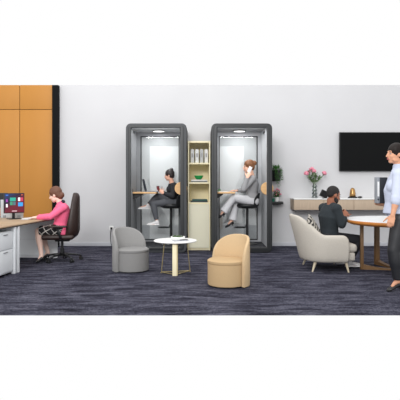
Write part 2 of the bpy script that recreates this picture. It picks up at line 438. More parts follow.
t = thing('planter_dish', 'shallow white dish of small green plants on the coffee table', 'planter', (TX+.03, TY+.09, .4405))
obj('dish', MB().lathe([(.001, 0), (.085, 0), (.098, .012), (.098, .036), (.09, .036), (.086, .014), (.001, .014)], n=40), m_white, t, angle=.6)
b = MB()
for i in range(34):
    a = random.uniform(0, 6.28); r = random.uniform(0, .07)
    b.ell((r*math.cos(a), r*math.sin(a), .026+random.uniform(0,.012)), (.013, .010, .014), seg=8)
obj('succulents', b, mat('dark_green_leaf', (62,84,44), .7, noise=.3, nscale=60), t, smooth=True)
t = thing('magazine', 'open white magazine lying on the coffee table', 'magazine', (TX+.07, TY-.09, .4405), .35)
obj('pages', MB().box(-.10, .10, -.06, .06, 0, .006), mat('magazine_paper', (160,162,170), .5), t)
obj('photo', MB().box(-.06, .0, -.045, .03, .0062, .0068), mat('magazine_photo', (150,152,160), .5), t)
t = thing('pen', 'black pen lying on the white magazine', 'pen', (TX+.12, TY-.08, .4525), .5)
obj('barrel', MB().cyl((-.06, 0, 0), (.05, 0, 0), .005, 10), m_blackm, t, smooth=True)
obj('tip', MB().tube([(.05, 0, 0), (.068, 0, 0)], [(.004,.004), (.001,.001)], 8), m_gold, t)

# ================================================================ armchair with cushion
m_arm = mat('cream_boucle', (192,186,176), .95, noise=.04, nscale=80, bump=.25, bscale=350, spec=.2)
t = thing('armchair', 'cream upholstered armchair with flared arms and tapered legs, man sitting in it', 'armchair', (1.72, 7.12, 0))
def arm_shell():
    # U path: near arm front -> back -> far arm front ; local +X is forward
    path = []
    L, W, Rr = .27, .385, .27
    for k in range(9): path.append((L - (L+.02)*k/8, -W, 0))
    for k in range(1, 16):
        a = PI*k/16; path.append((-.02 - Rr*math.sin(a)*1.05, -W*math.cos(a), 1))
    for k in range(9): path.append((-.02 + (L+.02)*k/8, W, 0))
    return path
path = arm_shell(); rings = []
for i, (x, y, _) in enumerate(path):
    p0 = path[max(i-1, 0)]; p1 = path[min(i+1, len(path)-1)]
    tx, ty = p1[0]-p0[0], p1[1]-p0[1]; l = math.hypot(tx, ty); nx, ny = -ty/l, tx/l    # inward normal sign
    # outward = away from centre (0.05,0)
    ox, oy = -nx, -ny
    if ox*(x-.1) + oy*y < 0: ox, oy = -ox, -oy
    back = min(1, max(0, (-.07 - x)/.20)); back = back*back*(3-2*back)
    zt = .505 + .26*back
    if x > .19: zt -= (x-.19)**2*9
    th = .085 - .025*back
    lean = -.13*back
    z0 = .13
    def P(off, z):
        f = max(0, (z-.25)/.5)
        return V((x + ox*off + lean*f, y + oy*off*(1 if abs(oy) < 2 else 1), z))
    rings.append([P(-th/2+.0, z0), P(th/2-.03, z0), P(th/2-.008, z0+.06), P(th/2, (z0+zt)/2), P(th/2+.006, zt-.04), P(th/2-.012, zt-.01), P(0, zt),
                  P(-th/2+.012, zt-.01), P(-th/2-.004, zt-.04), P(-th/2, (z0+zt)/2)])
b = MB(); b.ring_sweep(rings); obj('backrest_and_arms', b, m_arm, t, angle=1.2, subsurf=1, smooth=True)
obj('seat_base', MB().box(-.10, .37, -.335, .335, .15, .262, bev=.025), m_arm, t, angle=.8)
obj('seat_cushion', MB().box(-.10, .40, -.335, .335, .264, .375, bev=.04), m_arm, t, angle=.9)
m_legw = mat('beige_leg', (196,184,160), .6)
for lx, ly, sx, sy in ((.24, -.33, 1, -1), (-.15, -.27, -1.8, -1.3), (.24, .33, 1, 1), (-.15, .27, -1.8, 1.3)):
    b = MB(); b.tube([(lx+sx*.03, ly+sy*.03, 0), (lx, ly, .145)], [(.011, .011), (.022, .022)], 12); obj('leg', b, m_legw, t, angle=.8)
m_cush = pattern_mat('black_white_weave', (44,42,40), (186,180,170), 'wave', 9)
b = MB(); n = 14; a0 = []
for sgn in (-1, 1):
    pass
b = MB()
rings = []
for i in range(17):
    v = -1 + 2*i/16; hv = .21*(1 if abs(v) < .999 else 1)*v
    w_ = .20*(1 - .06*(1-abs(v))) ; th = .002 + .06*max(0, 1-abs(v)**2.2)**.6
    rings.append([V((th*math.sin(2*PI*k/20)*(max(0,1-abs(math.cos(2*PI*k/20))**6)**.3), w_*math.cos(2*PI*k/20)*(1 if True else 0), hv)) for k in range(20)])
b.ring_sweep(rings)
c = obj('cushion', b, m_cush, smooth=True); c.location = (1.585, 6.98, .545); c.rotation_euler = (.2, -.42, -.35)
tag(c, 'black and white patterned cushion behind the man in the cream armchair', 'cushion')

# ================================================================ meeting table
m_rim = mat('orange_wood_edge', (196,124,56), .4, noise=.08, nscale=10)
m_bronze = mat('bronze_wood', (118,88,56), .45, noise=.06, nscale=12, stretch=(1,1,6))
t = thing('meeting_table', 'large round table with white top, orange wood edge and slab legs', 'table', (2.77, 6.95, 0))
R = .735
obj('tabletop', MB().lathe([(.001, .695), (R-.004, .695), (R-.006, .702), (.001, .702)], n=96), mat('white_table_laminate', (236,238,240), .3), t, angle=.5)
obj('table_edge', MB().lathe([(.001, .636), (R-.05, .636), (R-.01, .655), (R, .67), (R, .69), (R-.004, .6945), (.001, .6945)], n=96), m_rim, t, angle=.5)
for ang in (170, 108, -12, -72):
    a = math.radians(ang); Mz = Matrix.Rotation(a, 4, 'Z')
    obj('leg', MB().box(.50, .545, -.036, .036, .0, .6355, M=Mz), m_bronze, t, bevel=.004)
    b = MB(); pr = []
    for k in range(9):
        q = k/8; pr.append((q*.4995, .02+.05*q**3))
    r0 = [V((x, -.036, 0)) for x, z in pr]
    b.ring_sweep([[V((x, -.034, 0.0)), V((x, .034, 0.0)), V((x, .034, z)), V((x, -.034, z))] for x, z in pr])
    bmesh.ops.transform(b.bm, matrix=Mz, verts=b.bm.verts[:]); obj('foot_bar', b, m_bronze, t)

# ================================================================ wall things on the right
t = thing('television', 'large black television mounted on the right wall', 'television', (3.295, 9.57, 1.42))
obj('bezel', MB().box(-.655, .655, -.012, .03, 0, .742), m_blackm, t, bevel=.006)
obj('screen', MB().box(-.643, .643, -.0145, -.0125, .014, .73), mat('tv_screen', (13,14,15), .5, spec=.1), t)
obj('wall_mount', MB().box(-.2, .2, .0305, .0495, .2, .5), m_blackm, t)

m_side = mat('greige_oak', (190,170,148), .6, noise=.07, nscale=5, stretch=(14,1,1))
t = thing('sideboard', 'long floating oak sideboard with white top on the right wall', 'sideboard', (1.72, 9.25, .705))
obj('carcass', MB().box(0, 2.2, .02, .369, 0, .19), m_side, t, bevel=.003)
obj('worktop', MB().box(-.005, 2.205, -.01, .369, .1905, .212), m_white, t, bevel=.003)
for i in range(4):
    d = obj('door', MB().box(.004+i*.55, .546+i*.55, .0, .0195, .002, .188), m_side, t, bevel=.003)

t = thing('wall_shelf', 'small black wall shelf beside the right booth', 'shelf', (1.45, 9.619, .79))
obj('board', MB().box(-.115, .105, -.2, 0, .015, .06), m_blackm, t, bevel=.003)
obj('bracket', MB().box(-.09, .09, -.03, 0, 0, .0145), m_blackm, t)

def leaf(mb, p, d, l, w, up=V((0,0,1)), fold=.25):
    d = d.normalized(); s = d.cross(up)
    if s.length < .05: s = d.cross(V((1,0,0)))
    s.normalize(); n = s.cross(d)
    q = [p, p+d*l*.35+s*w-n*0+n*w*fold, p+d*l*.75+s*w*.75+n*w*fold-n*l*.05, p+d*l-n*l*.15, p+d*l*.75-s*w*.75+n*w*fold-n*l*.05, p+d*l*.35-s*w+n*w*fold]
    m1 = mb.bm.verts.new(p+d*l*.4); m2 = mb.bm.verts.new(p+d*l*.75-n*l*.05)
    v = [mb.bm.verts.new(x) for x in q]
    for f in ((v[0], v[1], m1), (v[1], v[2], m2, m1), (v[2], v[3], m2), (v[3], v[4], m2), (v[4], v[5], m1, m2), (v[5], v[0], m1)): mb.bm.faces.new(f)
def rdir(zlo=-1, zhi=1):
    a = random.uniform(0, 2*PI); z = random.uniform(zlo, zhi); r = math.sqrt(max(0, 1-z*z)); return V((r*math.cos(a), r*math.sin(a), z))
m_leaf = mat('leaf_green', (64,120,48), .6, noise=.35, nscale=40)
m_leaf2 = mat('leaf_olive', (124,148,106), .6, noise=.25, nscale=40)
m_pink = mat('petal_pink', (226,140,160), .7, noise=.15, nscale=60)

t = thing('hanging_planter', 'black wall planter with trailing green plant above the shelf', 'planter', (1.43, 9.515, 1.235))
obj('pot', MB().lathe([(.001, 0), (.075, 0), (.085, .01), (.092, .19), (.092, .20), (.08, .20), (.08, .18), (.001, .18)], n=32), m_blackm, t, angle=.6)
b = MB()
for i in range(230):
    d = rdir(-.1, 1); p = V((0, 0, .2)) + d*random.uniform(.0, .10)*1.0; p.y = min(p.y, .06)
    if p.x < .05 and p.y < 0 and p.z < .23: continue
    if p.x < .05 and p.y < 0 and p.z < .22: continue
    dd = (d + rdir()*.5); leaf(b, p, dd, random.uniform(.035, .055), random.uniform(.010, .016))
for st in range(9):                       # trailing strands, mainly on the right
    a = random.uniform(-1.9, .6); r = .10; p = V((r*math.cos(a), r*math.sin(a), .22)); ln = random.randint(8, 16)
    for k in range(ln):
        p = p + V((random.uniform(-.004, .009), random.uniform(-.005, .003), -.02))
        for z in range(2): leaf(b, p, rdir(-.6, .4), .035, .011)
obj('foliage', b, m_leaf, t)
t = thing('flower_pot', 'white pot of small pink flowers on the black wall shelf', 'potted plant', (1.44, 9.50, .8505))
obj('pot', MB().lathe([(.001, 0), (.035, 0), (.045, .085), (.04, .085), (.034, .07), (.001, .07)], n=28), m_white, t, angle=.6)
b = MB()
for i in range(150):
    d = rdir(.0, 1); p = V((0, 0, .09)) + V((d.x*.07, d.y*.06, d.z*.12))*random.uniform(.2, 1); leaf(b, p, d + rdir()*.6, .04, .010)
for i in range(9):
    d = rdir(.3, 1); b.cyl(V((0,0,.07)), V((0,0,.09)) + V((d.x*.07, d.y*.06, d.z*.12)), .002, 5)
obj('leaves', b, m_leaf, t)
b = MB()
for i in range(20):
    d = rdir(.2, 1); p = V((0, 0, .10)) + V((d.x*.085, d.y*.06, d.z*.14))
    for q in range(5): b.ell(p + rdir()*.009, .009, seg=6)
obj('blossoms', b, m_pink, t, smooth=True)
t = obj('teal_cup', MB().lathe([(.001, 0), (.025, 0), (.03, .06), (.026, .06), (.022, .01), (.001, .01)], n=24), mat('teal_glaze', (30,110,90), .4), smooth=False, angle=.6)
t.location = (1.372, 9.49, .8505); tag(t, 'small teal cup at the left end of the black wall shelf', 'cup')

# vase of flowers on the sideboard
SZ = .705+.2125
vx = (314.6-200)/(FOC/9.43)
t = thing('flower_vase', 'ribbed glass vase of pink flowers on the oak sideboard', 'vase', (vx, 9.43, SZ))
prof = []
for k in range(29):
    z = k/28*.27; r = .05 + .008*math.sin(k*PI/3.5) - .012*(k/28); prof.append((r, z))
prof = [(.001, 0)] + prof + [(r-.004, z) for r, z in reversed(prof) if z > .012] + [(.001, .012)]
obj('glass', MB().lathe(prof, n=36), glass_mat('vase_glass', (228,232,232), .16, .15), t, smooth=True)
obj('water', MB().lathe([(.001, .013), (.038, .013), (.036, .12), (.001, .12)], n=24), glass_mat('vase_water', (190,200,200), .1, .05), t)
st = MB(); lf = MB(); heads = []
tg = [(-.145, -.02, .43), (-.05, .0, .50), (-.02, -.05, .47), (.16, -.02, .43), (.03, .02, .42), (-.09, .03, .46), (.08, 0, .37), (-.1, -.03, .36)]
for i, g in enumerate(tg):
    g = V((g[0]*1.1, g[1], g[2]*1.07)); base = V((random.uniform(-.02, .02), random.uniform(-.02, .02), .02)); mid = V((g.x*.15, g.y*.15, .27))
    st.tube([base, mid, (mid+g)/2 + V((g.x*.12, 0, .0)), g], [.003]*4, 6)
    for q in range(20):
        f = random.uniform(.1, .95); p = mid.lerp(g, f); leaf(lf, p, rdir(-.2, .8) + V((g.x*2, 0, .3)), random.uniform(.05, .08), random.uniform(.012, .02))
s_ = obj('stems', st, m_leaf2, t, smooth=True); obj('leaves', lf, m_leaf2, t)
for i in (0, 1, 2, 3, 5):
    g = V((tg[i][0]*1.1, tg[i][1], tg[i][2]*1.07)); b = MB(); sc = [.05, .052, .044, .05, 0, .034][i]
    for q in range(26):
        d = rdir(-.4, 1); b.ell(g + d*sc*.55, (sc*.42, sc*.2, sc*.42), ax=[v for v in ortho(d)] if False else None, seg=8)
    obj('blossom', b, m_pink, t, smooth=True)
# gold lamp
lx = (352.6-200)/(FOC/9.43)
t = thing('table_lamp', 'gold bell-shaped lamp on a black base on the sideboard', 'lamp', (lx, 9.43, SZ))
obj('base', MB().lathe([(.001, 0), (.085, 0), (.085, .018), (.06, .03), (.001, .03)], n=36), m_blackm, t, angle=.6)
obj('lamp_shade', MB().lathe([(.001, .031), (.058, .031), (.055, .08), (.045, .15), (.032, .18), (.012, .192), (.001, .194)], n=36), mat('polished_gold', (176,136,86), .3, .8), t, smooth=True)
t = obj('pebble', MB().ell((0, 0, 0), (.045, .03, .02), seg=20), mat('black_stone', (30,30,32), .4), smooth=True); t.location = (lx+.115, 9.36, SZ+.019)
tag(t, 'flat black stone beside the gold lamp', 'stone')
# tilted black box
bx = (323.9-200)/(FOC/9.30)
t = thing('speaker', 'small black tilted speaker on sideboard behind the man', 'speaker', (bx, 9.30, SZ))
Mt = Matrix.Translation((0, 0, .068)) @ Matrix.Scale(1.35, 4) @ Matrix.Rotation(math.radians(24), 4, 'Y')
obj('cabinet', MB().box(-.05, .05, -.03, .03, -.036, .056, M=Mt), m_blackm, t, bevel=.004)
obj('grille', MB().box(-.044, .044, -.0335, -.0305, -.032, .052, M=Mt), mat('grille_cloth', (18,18,20), .9), t)
obj('stand', MB().box(-.03, .03, -.025, .03, 0, .010), m_blackm, t)

# wall socket and cord next to the grey tub chair
t = thing('wall_socket', 'white wall socket low on the wall left of the left booth', 'socket', ((111.5-200)/52.6, 9.605, .30))
obj('face_plate', MB().box(-.04, .04, -.004, .014, 0, .08), m_white, t, bevel=.003)
obj('plug', MB().box(-.018, .018, -.035, -.0045, .02, .06), m_blackm, t, bevel=.004)
b = MB(); x = (111.3-200)/52.6
b.tube([(x, 9.565, .33), (x-.005, 9.555, .26), (x-.01, 9.57, .15), (x+.0, 9.57, .05), (x+.03, 9.5, .008), (x+.2, 9.4, .008)], [.006]*6, 8)
tag(obj('power_cord', b, m_blackm, smooth=True), 'black power cord hanging from the wall socket to the carpet', 'cord')

# ================================================================ desks
m_top = mat('desk_oak', (174,150,122), .5, noise=.06, nscale=6, stretch=(8,1,1))
m_edge = mat('desk_edge_dark', (70,58,50), .6)
m_dw = mat('desk_white', (226,229,232), .45)
m_dg = mat('desk_panel_grey', (240,243,245), .55)
DC = V((-2.275, 8.12, 0)); DR = math.radians(-6.3)
def desk(off, ln, label, panel):
    Rz = Matrix.Rotation(DR, 4, 'Z'); loc = DC + Rz @ V((0, off, 0))
    t = thing('desk', label, 'desk', loc, DR, 'office desks standing end to end')
    obj('desktop', MB().box(-.86, 0, -ln, 0, .634, .65), m_top, t, bevel=.002)
    obj('desk_edge', MB().box(-.858, -.002, -ln+.001, -.001, .622, .6335), m_edge, t)
    if panel:
        b = MB(); b.box(-.85, -.01, -.03, -.006, 0, .6215)
        obj('end_panel', b, m_dg, t, bevel=.003)
        b = MB(); b.box(-.85, -.01, -.05, -.031, .0, .05); b.box(-.85, -.01, -.036, -.031, .29, .30); obj('panel_rail', b, m_dw, t)
        ys = (-ln+.045,)
    else: ys = (-.045, -ln+.05)
    for y in ys:
        for x in (-.06, -.80): obj('leg', MB().box(x, x+.05, y-.025, y+.025, 0, .6215), m_dw, t, bevel=.004)
        obj('crossbar', MB().box(-.749, -.061, y-.02, y+.02, .57, .61), m_dw, t)
    return t
desk(0, 1.39, 'oak-topped white desk the pink-topped woman works at', True)
desk(-1.395, 1.0, 'nearer white desk with the drawer pedestal under it, at left picture edge', False)
Rz = Matrix.Rotation(DR, 4, 'Z')
t = thing('drawer_pedestal', 'white drawer pedestal under the nearer desk', 'drawer unit', DC + Rz @ V((-.045, -1.67, 0)), DR)
obj('cabinet', MB().box(-.5, 0, -.22, .19, .03, .575), m_dw, t, bevel=.004)
for z0, z1 in ((.05, .335), (.345, .56)):
    d = obj('drawer', MB().box(.0005, .018, -.215, .185, z0, z1), m_dw, t, bevel=.003)
    obj('drawer_pull', MB().box(.0182, .026, -.06, .04, z1-.03, z1-.02), mat('pull_grey', (150,153,156), .4, .5), d)
for x in (-.46, -.04):
    for y in (-.18, .16): obj('caster', MB().cyl((x, y-.012, .0155), (x, y+.012, .0155), .015), m_blackm, t)

def dpt(x, y, z=.6505): p = DC + Rz @ V((x, y, 0)); p.z = z; return p
t = thing('desk_screen', 'light grey rounded desk divider behind the colourful monitor', 'desk divider', dpt(-.49, -.22), DR)
b = MB(); pr = [(-.37, 0), (.0, 0)] + [(-.03+.03*math.cos(a), .255+.03*math.sin(a)) for a in [PI/2*k/6 for k in range(7)]] + [(-.37, .285)]
b.ring_sweep([[V((x, -.012, z)) for x, z in pr], [V((x, .012, z)) for x, z in pr]]); obj('panel', b, mat('felt_light', (198,200,202), .9, bump=.2), t, bevel=.003)
for x in (-.3, -.06): obj('clamp', MB().box(x-.02, x+.02, -.03, -.0125, 0, .04), mat('pull_grey', (150,153,156), .4, .5), t)

def monitor(label, px, d, zc, w, h, rot, tiles):
    x = (px-200)/(FOC/d)
    t = thing('monitor', label, 'monitor', (x, d, .6505), rot, 'computer monitors on the desk')   # local -Y faces the viewer
    obj('base', MB().box(-.09, .09, -.05, .09, 0, .01), m_blackm, t, bevel=.004)
    obj('stand', MB().box(-.02, .02, .03, .05, .0102, zc-.6505), m_blackm, t, bevel=.003)
    z0, z1 = zc-.6505-h/2, zc-.6505+h/2
    obj('casing', MB().box(-w/2, w/2, 0, .028, z0, z1), m_blackm, t, bevel=.004)
    if tiles:
        s = obj('screen', MB().box(-w/2+.008, w/2-.008, -.0015, -.0003, z0+.012, z1-.008), screen_mat(), t)
        cx = [(-.205, -.165, -.06, -.01, (235,235,240)), (-.205, -.165, .02, .06, (150,60,160)), (-.11, .03, .03, .085, (40,160,140)), (-.11, -.045, -.03, .02, (60,140,110)),
              (-.035, .03, -.03, .02, (70,110,120)), (.09, .14, .03, .085, (240,240,245)), (.15, .21, .03, .085, (190,60,90)), (.09, .21, -.05, .01, (50,150,220)), (-.06, .06, -.125, -.115, (230,200,210)), (.17, .2, .12, .13, (240,120,60)), (-.21,-.15,.115,.13,(60,110,200))]
        for a, bb, c0, c1, col in cx:
            zc_ = (z0+z1)/2; a *= .62; bb *= .62
            obj('screen_tile', MB().box(a, bb, -.0025, -.0016, zc_+c0, zc_+c1), mat('tile' + str(col), col, .5, emit=.25), s)
    else: obj('screen', MB().box(-w/2+.008, w/2-.008, -.0015, -.0003, z0+.012, z1-.008), mat('dark_screen', (16,16,18), .3), t)
def screen_mat():
    m = bpy.data.materials.new('screen_gradient'); m.use_nodes = True; nt = m.node_tree; b = nt.nodes['Principled BSDF']
    tc = nt.nodes.new('ShaderNodeTexCoord'); sp = nt.nodes.new('ShaderNodeSeparateXYZ'); r = nt.nodes.new('ShaderNodeValToRGB')
    nt.links.new(tc.outputs['Generated'], sp.inputs[0])
    ad = nt.nodes.new('ShaderNodeMath'); ad.operation = 'MULTIPLY_ADD'; ad.inputs[1].default_value = .6; nt.links.new(sp.outputs['Z'], ad.inputs[0])
    mu = nt.nodes.new('ShaderNodeMath'); mu.operation = 'MULTIPLY'; mu.inputs[1].default_value = -.45
    nt.links.new(sp.outputs['X'], mu.inputs[0]); nt.links.new(mu.outputs[0], ad.inputs[2])
    e = r.color_ramp.elements; e[0].position = -0.0; e[0].color = rgb(100,20,40); e[1].position = .6; e[1].color = rgb(30,60,110)
    k = e.new(.25); k.color = rgb(36,20,48)
    nt.links.new(ad.outputs[0], r.inputs['Fac']); nt.links.new(r.outputs['Color'], b.inputs['Base Color']); nt.links.new(r.outputs['Color'], b.inputs['Emission Color'])
    b.inputs['Emission Strength'].default_value = .15; b.inputs['Roughness'].default_value = .3
    return m
monitor('monitor showing a colourful screen, angled toward the woman in pink', 14.4, 7.70, .893, .31, .305, math.radians(40), True)
monitor('black monitor at left picture edge, standing behind the desk divider', -2.5, 8.12, .92, .30, .24, math.radians(10), False)
t = thing('keyboard', 'light grey keyboard under the hands of the woman in pink', 'keyboard', J(29, 219, 7.72)*1, DR+PI/2)
t.location.z = .6505
obj('case', MB().box(-.16, .16, -.055, .055, 0, .012), mat('keyboard_grey', (206,208,210), .5), t, bevel=.003)
b = MB()
for i in range(12):
    for j in range(4): b.box(-.150+i*.025, -.129+i*.025, -.045+j*.023, -.026+j*.023, .0122, .016)
obj('keys', b, mat('key_white', (232,232,232), .5), t)

# ================================================================ office chair (faces -X)
m_lea = mat('brown_leather', (44,28,23), .42, noise=.2, nscale=25, bump=.2, bscale=120)
m_chr = mat('dark_metal', (60,60,62), .35, .7)
t = thing('office_chair', 'dark brown leather high-backed office chair, woman in pink sitting in it', 'office chair', (-2.125, 7.79, 0), math.radians(6))
for k in range(5):
    a = k*2*PI/5 + .35; d = V((math.cos(a), math.sin(a), 0)); e = d*.29
    b = MB(); b.tube([d*.03+V((0,0,.105)), d*.15+V((0,0,.095)), e+V((0,0,.07))], [(.02,.022), (.016,.02), (.011,.016)], 10)
    l = obj('base_arm', b, m_chr, t, smooth=True)
    b = MB(); s = V((-d.y, d.x, 0))
    for q in (-.018, .018): b.cyl(e+s*(q-.009)+V((0,0,.028)), e+s*(q+.009)+V((0,0,.028)), .027, 18)
    b.cyl(e+V((0,0,.03)), e+V((0,0,.068)), .008, 8)
    obj('caster', b, m_blackm, l, angle=.6)
obj('gas_column', MB().lathe([(.001, .07), (.032, .07), (.032, .2), (.02, .2), (.02, .31), (.001, .31)]), m_blackm, t, angle=.6)
obj('tilt_mechanism', MB().box(-.10, .12, -.08, .08, .305, .345), m_blackm, t, bevel=.012)
b = MB(); b.box(-.27, .20, -.25, .25, .346, .42, bev=.03); obj('seat', b, m_lea, t, angle=.9)
rings = []
#        z,   x_front, thickness, halfwidth
for z, xf, th, hw in ((.35, .09, .07, .18), (.39, .065, .17, .21), (.47, .075, .19, .225), (.57, .09, .175, .23), (.69, .125, .14, .225), (.81, .15, .115, .205), (.91, .165, .10, .175), (.99, .18, .085, .14), (1.035, .195, .05, .10), (1.05, .205, .02, .06)):
    rings.append([V((xf + th/2 + th/2*math.copysign(abs(math.cos(a))**.7, math.cos(a)) + .035*(math.sin(a)**2)*-1, hw*math.copysign(abs(math.sin(a))**.8, math.sin(a)), z)) for a in [2*PI*k/28 for k in range(28)]])
b = MB(); b.ring_sweep(rings); obj('backrest', b, m_lea, t, smooth=True)
for s in (-1, 1):
    b = MB(); b.tube([(.02, s*.24, .36), (.02, s*.295, .38), (-.0, s*.30, .46), (-.03, s*.29, .535)], [(.012,.02)]*4, 10)
    a = obj('arm_support', b, m_blackm, t, smooth=True)
    obj('armrest', MB().box(-.16, .11, s*.29-.035, s*.29+.035, .536, .566, bev=.012), m_lea, t, angle=.9)

# ================================================================ people
def perp(v, t):
    t = t.normalized(); return (v - t*v.dot(t)).normalized()

class Person:
    """joints: pelvis, chest, neck, head(centre), L/R shoulder elbow wrist hand(tip), hip knee ankle toe"""
    def __init__(s, name_label, jt, k=1.0, face=(-1,0,0), up=(0,0,1), female=True, skin=(214,160,130), fwd=(-1,0,0), thin=1.0):
        s.j = {a: V(b) for a, b in jt.items()}; s.k = k; s.female = female; s.th = thin
        s.f = perp(V(face), V(up)); s.u = V(up).normalized(); s.s = s.u.cross(s.f)
        s.bf = V(fwd).normalized()
        base = s.j['pelvis'].copy(); base.z = min(p.z for p in s.j.values())
        s.t = thing('person', name_label, 'person', base)
        s.m_skin = mat('skin' + str(skin), skin, .55, noise=.04, nscale=20, spec=.3)
    # ---- region builders; e = inflation
    def torso(s, mb, e=0, low=True, top=True):
        j, k = s.j, s.k*s.th; S = (j['L_shoulder'] - j['R_shoulder']); sp = j['neck'] - j['pelvis']
        P, Ch, N = j['pelvis'], j['chest'], j['neck']
        Sh = (j['L_hip'] - j['R_hip']).normalized(); Sc = S.normalized()
        hw = S.length/2
        fem = s.female
        up = (Ch-P).normalized()
        st = []
        if low: st += [(P - up*.09*k, Sh, .10, .085), (P - up*.03*k, Sh, .158 if fem else .15, .115)]
        st += [(P + up*.03*k, Sh, .155 if fem else .15, .112), (P.lerp(Ch, .45), Sh.lerp(Sc, .4), .122 if fem else .14, .092),
              (P.lerp(Ch, .75), Sh.lerp(Sc, .8), .132 if fem else .152, .10), (Ch, Sc, .145 if fem else .165, .112)]
        if not top: st = st[:3] + [(P.lerp(Ch, .3), Sh, .13 if fem else .142, .098)]
        if top: st += [(Ch.lerp(N, .45), Sc, hw/k*.92, .10), (Ch.lerp(N, .75), Sc, hw/k*.80, .076), (Ch.lerp(N, .95), Sc, .07, .06)]
        rings = []; n = 24
        for i, (c, sd, ra, rb) in enumerate(st):
            a = st[max(i-1, 0)][0]; b = st[min(i+1, len(st)-1)][0]; t = (b-a).normalized()
            sd = perp(sd, t); fr = t.cross(sd)
            rings.append([c + sd*(ra*k+e)*math.copysign(abs(math.cos(q))**.85, math.cos(q)) + fr*(rb*k+e)*math.copysign(abs(math.sin(q))**.85, math.sin(q)) for q in [2*PI*m/n for m in range(n)]])
        mb.ring_sweep(rings)
        fr = perp(s.bf, up)
        if fem and top:
            for q in (-1, 1): mb.ell(Ch.lerp(N, .12) + Sc*q*.07*k + fr*.066*k - up*.01*k, (.064*k+e, .064*k+e, .068*k+e))
        if low:
          for q in (-1, 1): mb.ell(P + Sh*q*.075*k - fr*.05*k - up*.03*k, .088*k+e)
        return mb
    def limb(s, mb, a, b, r0, r1, e=0, bulge=0, f0=0, f1=1):
        A, B = s.j[a], s.j[b]; k = s.k*s.th; pts = []; rr = []
        for i in range(9):
            q = f0 + (f1-f0)*i/8
            r = r0 + (r1-r0)*q + bulge*math.sin(PI*min(1, q*1.6))*(1 if q < .62 else 0.0)
            pts.append(A.lerp(B, q)); rr.append((r*k+e, r*k+e))
        mb.tube(pts, rr, 16); mb.ell(pts[0], rr[0][0], seg=14)
        if f1 >= 1: mb.ell(pts[-1], rr[-1][0], seg=14)
    def arm(s, mb, side, e=0, f1=1.0, forearm=1.0):
        mb.ell(s.j[side+'_shoulder'], (.056*s.k*s.th)+e); s.limb(mb, side+'_shoulder', side+'_elbow', .05, .040, e)
        if forearm > 0: s.limb(mb, side+'_elbow', side+'_wrist', .041, .027, e, .004, f1=forearm)
    def leg(s, mb, side, e=0, shin=1.0, thigh=1.0, r_end=.036, flare=0):
        s.limb(mb, side+'_hip', side+'_knee', .084, .058, e, f1=thigh)
        if shin > 0: s.limb(mb, side+'_knee', side+'_ankle', .056, r_end+flare, e, .009, f1=shin)
    def hand(s, mb, side, curl=.5, palm=None, thumb=None):
        j = s.j; k = s.k; w = j[side+'_wrist']; d = (j[side+'_hand'] - w).normalized()
        n = perp(V(palm) if palm else V((0,0,-1)), d); t = n.cross(d)
        if thumb is not None and t.dot(V(thumb)) < 0: t = -t
        c = w + d*.045*k
        mb.tube([w - d*.01*k, w + d*.03*k, w + d*.085*k], [(.017*k, .026*k), (.015*k, .038*k), (.012*k, .041*k)], 14, side=n)
        for i, (o, l) in enumerate(((.031, .070), (.011, .078), (-.010, .072), (-.030, .056))):
            p = w + d*(.085 - .004*abs(i-1))*k + t*o*k; q = d.copy(); c_ = curl*(1+.08*i)
            for sgi, fr in enumerate((.45, .31, .24)):
                ang = c_*(.7 if sgi == 0 else 1.0); q = (q*math.cos(ang) + n*math.sin(ang)*1.0 - 0*d).normalized() if sgi == 0 else rot_to(q, d, n, ang)
                p2 = p + q*l*fr*k; r = (.0092 - .001*sgi)*k; mb.cap(p, p2, r, r*.92, 8); p = p2
        p = w + d*.022*k + t*.028*k; q = (d*.75 + t*.75 + n*.25).normalized()
        for l, r in ((.038, .012), (.028, .0105), (.022, .009)):
            p2 = p + q*l*k; mb.cap(p, p2, r*k, r*.9*k, 8); p = p2; q = (q + n*.25*curl + d*.3).normalized()
    def foot(s, mb, side, pump=False):
        if pump:
            A, T = s.j[side+'_ankle'], s.j[side+'_toe']; k = s.k; u = V((0,0,.01*k))
            mb.tube([A+u, A.lerp(T, .35)+u, A.lerp(T, .6)], [(.032*k,.028*k), (.022*k,.026*k), (.010*k,.022*k)], 12); return
        A, T = s.j[side+'_ankle'], s.j[side+'_toe']; k = s.k
        mb.tube([A - V((0,0,.0)), A.lerp(T, .35) - V((0,0,.012*k)), A.lerp(T, .85)], [(.034*k,.03*k), (.032*k,.034*k), (.018*k,.034*k)], 12)
    def head(s, mb):
        c, f, u, sd, k = s.j['head'], s.f, s.u, s.s, s.k; ax = (f, sd, u)
        P = lambda a, b, z: c + f*a*k + sd*b*k + u*z*k
        R = lambda a, b, z: (a*k, b*k, z*k)
        mb.ell(P(-.014, 0, .022), R(.094, .073, .092), ax, 24)
        mb.ell(P(.020, 0, -.030), R(.066, .058, .080), ax, 22)
        mb.ell(P(.052, 0, -.088), R(.026, .028, .022), ax)
        for q in (-1, 1):
            mb.ell(P(.045, q*.033, -.030), R(.034, .024, .030), ax)
            mb.ell(P(.012, q*.046, -.070), R(.045, .013, .026), ax)
            mb.ell(P(-.012, q*.073, -.012), R(.018, .008, .030), ax)
        mb.ell(P(.066, 0, .024), R(.018, .045, .011), ax)
        mb.tube([P(.080, 0, .012), P(.094, 0, -.014), P(.101, 0, -.030)], [(.008*k,.008*k), (.009*k,.011*k), (.011*k,.014*k)], 10)
        mb.ell(P(.101, 0, -.031), R(.012, .014, .010), ax)
        mb.ell(P(.080, 0, -.056), R(.013, .022, .007), ax); mb.ell(P(.078, 0, -.066), R(.013, .020, .007), ax)
        nk = .050 if s.female else .060
        mb.tube([s.j['neck'] - (s.j['head']-s.j['neck'])*.35, s.j['neck'], P(-.025, 0, -.055)], [(nk*1.3*k,)*2, (nk*k,)*2, (nk*k,)*2], 16)
